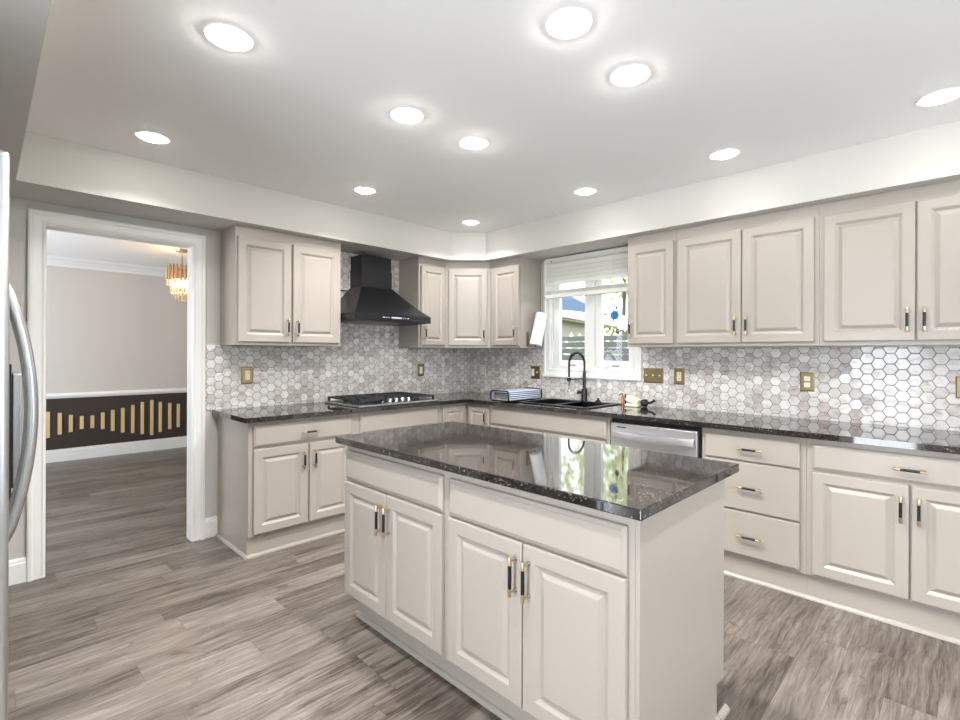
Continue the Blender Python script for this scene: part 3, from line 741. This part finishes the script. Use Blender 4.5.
for j in range(28):
    rr_ = .050 if j % 4 == 0 else (.040 if j % 2 == 0 else .028)
    a = 2*PI*j/28; pt.append((1.713+rr_*math.cos(a)*1.1, 1.662+rr_*math.sin(a)))
b.prism(pt, .080, .098, M['bluepl'], lambda p: Vector((p[0], p[2], p[1]))); b.build('flower', r)
MB().lathe([(.012, 0), (.008, .008), (.004, .014)], (1.742, .0655, 1.722), M['black'], 12, None, 'y').build('suction_hook', r, 50)
b = MB(); b.tube([(1.735, .075, 1.70), (1.737, .089, 1.65), (1.742, .089, 1.545)], .002, M['black'], 6); b.lathe([(.003, 1.552), (.016, 1.535), (.020, 1.515), (.012, 1.498), (.002, 1.495)], (1.742, .089, 0), M['black'], 12); b.build('weight', r, 50)

# ------------------------------------------------------------------ recessed ceiling lights
LBL = {(1.969, -3.117): 'recessed ceiling light nearest the upper left of the photo', (2.893, -2.318): 'recessed ceiling light at the top centre, cut close to the photo edge',
       (2.889, -1.877): 'recessed ceiling light just below and right of the topmost one', (1.958, -2.311): 'recessed ceiling light above the left part of the island',
       (1.965, -1.865): 'recessed ceiling light above the back left corner of the island', (.794, -3.108): 'recessed ceiling light nearest the doorway soffit',
       (.865, -1.856): 'recessed ceiling light in front of the range hood', (.798, -.752): 'recessed ceiling light nearest the corner of the room',
       (1.961, -.764): 'recessed ceiling light in front of the kitchen window', (2.885, -.765): 'recessed ceiling light above the three-drawer base run',
       (3.786, -.760): 'recessed ceiling light at the right edge of the photo'}
EXTRA = [(3.79, -2.32), (2.89, -3.11), (5.6, -3.0)]  # unseen lamps put in to add light to the room
proto = {}
for (x, y) in list(LBL) + EXTRA:
    lab = LBL.get((x, y), 'added recessed ceiling light out of view')
    kind = 'can_edge' if (y > -1 or x < 1) else 'can'
    if kind not in proto:
        lamp = proto[kind] = thing('recessed_light', lab, 'ceiling light', (x, y, CEIL), 'recessed ceiling lights')
        MB().lathe([(.052, -.002), (.078, -.005), (.082, -.001), (.052, -.001)], (x, y, CEIL), M['ceiling'], 40, closed=True).build('trim_ring', lamp, 40)
        MB().lathe([(.050, -.001), (.050, -.008), (.046, -.013), (.030, -.0155), (.001, -.016)], (x, y, CEIL), M[kind], 40).build('lens', lamp, 40)
    else: copy_thing(proto[kind], (x, y, CEIL), lab)
def can_beam(x, y):
    d = bpy.data.lights.new('recessed_beam', 'AREA'); d.shape = 'DISK'; d.size = .085; d.energy = CAN_WATTS * ((.9 if x < 1 else (.20 if x > 2.5 else .38)) if y > -1 else ((.75 if y < -3 else 1.55) if x < 1 else 1.42)); d.spread = math.radians(130)   # beam levels chosen per row to balance the brightness; d.color = (1, .965, .915)
    o = bpy.data.objects.new('recessed_beam', d); C.objects.link(o); o.location = (x, y, CEIL - .0195)
for (x, y) in list(LBL) + EXTRA: can_beam(x, y)

# ------------------------------------------------------------------ dining room
r = thing('accent_panel', 'dark brown dining room wainscot with a wave of pale gold slats', 'wall panel', (-3.94, -2.6, .155))
MB().box((-3.9405, -5.19, .156), (-3.925, -.01, .7645), M['dark_panel']).build('backing', r)
SL = [(-3.189, .611, .301), (-3.08, .59, .33), (-2.977, .557, .349), (-2.872, .536, .375), (-2.769, .533, .376), (-2.664, .562, .353), (-2.561, .585, .316), (-2.456, .603, .285),
      (-2.348, .634, .266), (-2.243, .666, .241), (-2.136, .686, .216), (-2.038, .653, .245), (-1.926, .631, .274), (-1.823, .61, .291)]
for y, a, c in SL: MB().box((-3.9245, y-.019, c), (-3.910, y+.019, a), M['slat'], .002).build('slat', r)
r = thing('chandelier', 'gold and crystal tiered chandelier seen through the doorway', 'chandelier', (-2.35, -2.18, CEIL))
cx, cy = -2.35, -2.18
MB().lathe([(.001, CEIL-.03), (.06, CEIL-.028), (.065, CEIL-.001)], (cx, cy, 0), M['gold'], 24).build('canopy', r, 40)
MB().tube([(cx, cy, CEIL-.03), (cx, cy, 2.262)], .009, M['gold'], 10).build('stem', r, 50)
b = MB(); b.lathe([(.128, 2.26), (.135, 2.26), (.135, 2.272), (.128, 2.272)], (cx, cy, 0), M['gold'], 32, closed=True)
for a in range(3):
    t_ = PI*a/3; b.box((-.129, -.004, 2.261), (.129, .004, 2.269), M['gold'], 0, lambda p: Vector((cx+p[0]*math.cos(t_)-p[1]*math.sin(t_), cy+p[0]*math.sin(t_)+p[1]*math.cos(t_), p[2])))
b.build('ring', r)
for a in range(22):
    th = 2*PI*a/22; q = (cx+.146*math.cos(th), cy+.146*math.sin(th))
    MB().tube([(q[0], q[1], 2.125), (q[0], q[1], 2.29)], .0125, M['gold'], 8).build('gold_tube', r, 50)
for rad, z0, z1, n in ((.132, 2.055, 2.135, 22), (.100, 1.975, 2.06, 16), (.06, 1.895, 1.98, 10)):
    b = MB(); b.lathe([(rad-.004, z1), (rad+.004, z1), (rad+.004, z1+.006), (rad-.004, z1+.006)], (cx, cy, 0), M['gold'], 28, closed=True)
    for a in range(n):
        th = 2*PI*a/n; q = (cx+rad*math.cos(th), cy+rad*math.sin(th))
        b.tube([(q[0], q[1], z0), (q[0], q[1], z0+.008), (q[0], q[1], z1)], [.003, .012, .012], M['crystal'], 6)
    b.build('crystal_tier', r)
for a in range(6):
    th = 2*PI*a/6; MB().lathe([(.002, 2.05), (.014, 2.065), (.014, 2.10), (.004, 2.13)], (cx+.05*math.cos(th), cy+.05*math.sin(th), 0), M['bulb'], 10).build('bulb', r, 60)

# ------------------------------------------------------------------ outside the kitchen window
struct(MB().box((-40, .2, -.35), (30, 60, -.25), M['grass']), 'ground')
r = thing('slat_fence', 'dark grey horizontal board fence seen through the kitchen window', 'fence', (-2.5, 6, -.25))
z = -.15
for hgt in [.2]*6 + [.155, .13, .13, .12]:
    MB().box((-9, 6.0, z), (4, 6.03, z+hgt-.012), M['fence']).build('board', r); z += hgt + .018
ftop = z
for x in [-9+q*2.2 for q in range(6)]: MB().box((x, 6.031, -.25), (x+.09, 6.12, ftop-.02), M['fence']).build('post', r)
# neighbouring house: eave runs away from the window
d = Vector((-.247, .969, 0)); nrm = Vector((-.969, -.247, 0)); E0 = Vector((-4.89, 8.69, 0)) - d*1.5
FN = frame(E0, d, nrm)
r = thing('neighbour_house', 'neighbouring house with pale metal roof beyond the fence', 'house', tuple(E0 + d*7 + nrm*3 - Vector((0, 0, .25))))
MB().box((.9, .45, -.25), (15.5, 6, 2.44), M['housewall'], 0, FN).build('wall', r)
MB().box((.6, -.02, 2.44), (16, .06, 2.66), M['fascia'], 0, FN).build('fascia', r)
b = MB(); b.loft([[(u, .0, 2.66), (u, 3.4, 4.3), (u, 6.6, 2.66)] for u in (.6, 16)], M['whiteroof'], FN); b.build('roof', r)
b = MB(); b.loft([[(u, -.02, 2.665), (u, .85, zt), (u, .9, 2.665)] for u, zt in ((.6, 3.7), (11.5, 2.95))], M['blueroof'], FN); b.build('porch_roof', r)
MB().box((.65, .061, 2.38), (15.9, .45, 2.439), M['housewall'], 0, FN).build('eave_soffit', r)
def foliage(mb, c, R, n, m, size=.16):
    for q in range(n):
        v = Vector((random.gauss(0, 1), random.gauss(0, 1), random.gauss(0, 1))).normalized() * (random.random()**.4)
        pos = Vector(c) + Vector((v.x*R[0], v.y*R[1], v.z*R[2]))
        a = Vector((random.gauss(0, 1), random.gauss(0, 1), random.gauss(0, 1))).normalized(); bb = a.orthogonal().normalized(); s_ = size*(.6+.8*random.random())
        mb.poly_add([pos-a*s_, pos+bb*s_*.5, pos+a*s_, pos-bb*s_*.5], [[0, 1, 2, 3]], m)
def tree(name, label, cat, c, R, base_z, n, trunk=True, size=.16):
    r = thing(name, label, cat, (c[0], c[1], -.25))
    b = MB(); foliage(b, c, R, n, M['leaf'], size); b.build('crown', r)
    if trunk: MB().tube([(c[0], c[1], -.25), (c[0]+.1, c[1], c[2]*.6), (c[0], c[1], c[2])], [.18, .13, .06], M['bark'], 8).build('trunk', r, 60)
tree('hedge', 'low leafy hedge just above the fence top', 'hedge', (-2.0, 6.62, .80), (2.3, .36, 1.14), 0, 2200, False, .10)
tree('tree', 'airy leafy tree rising beyond the pale roof outside the window', 'tree', (-13.4, 28.0, 9.8), (5.0, 4, 4.6), 0, 1900, True, .27)
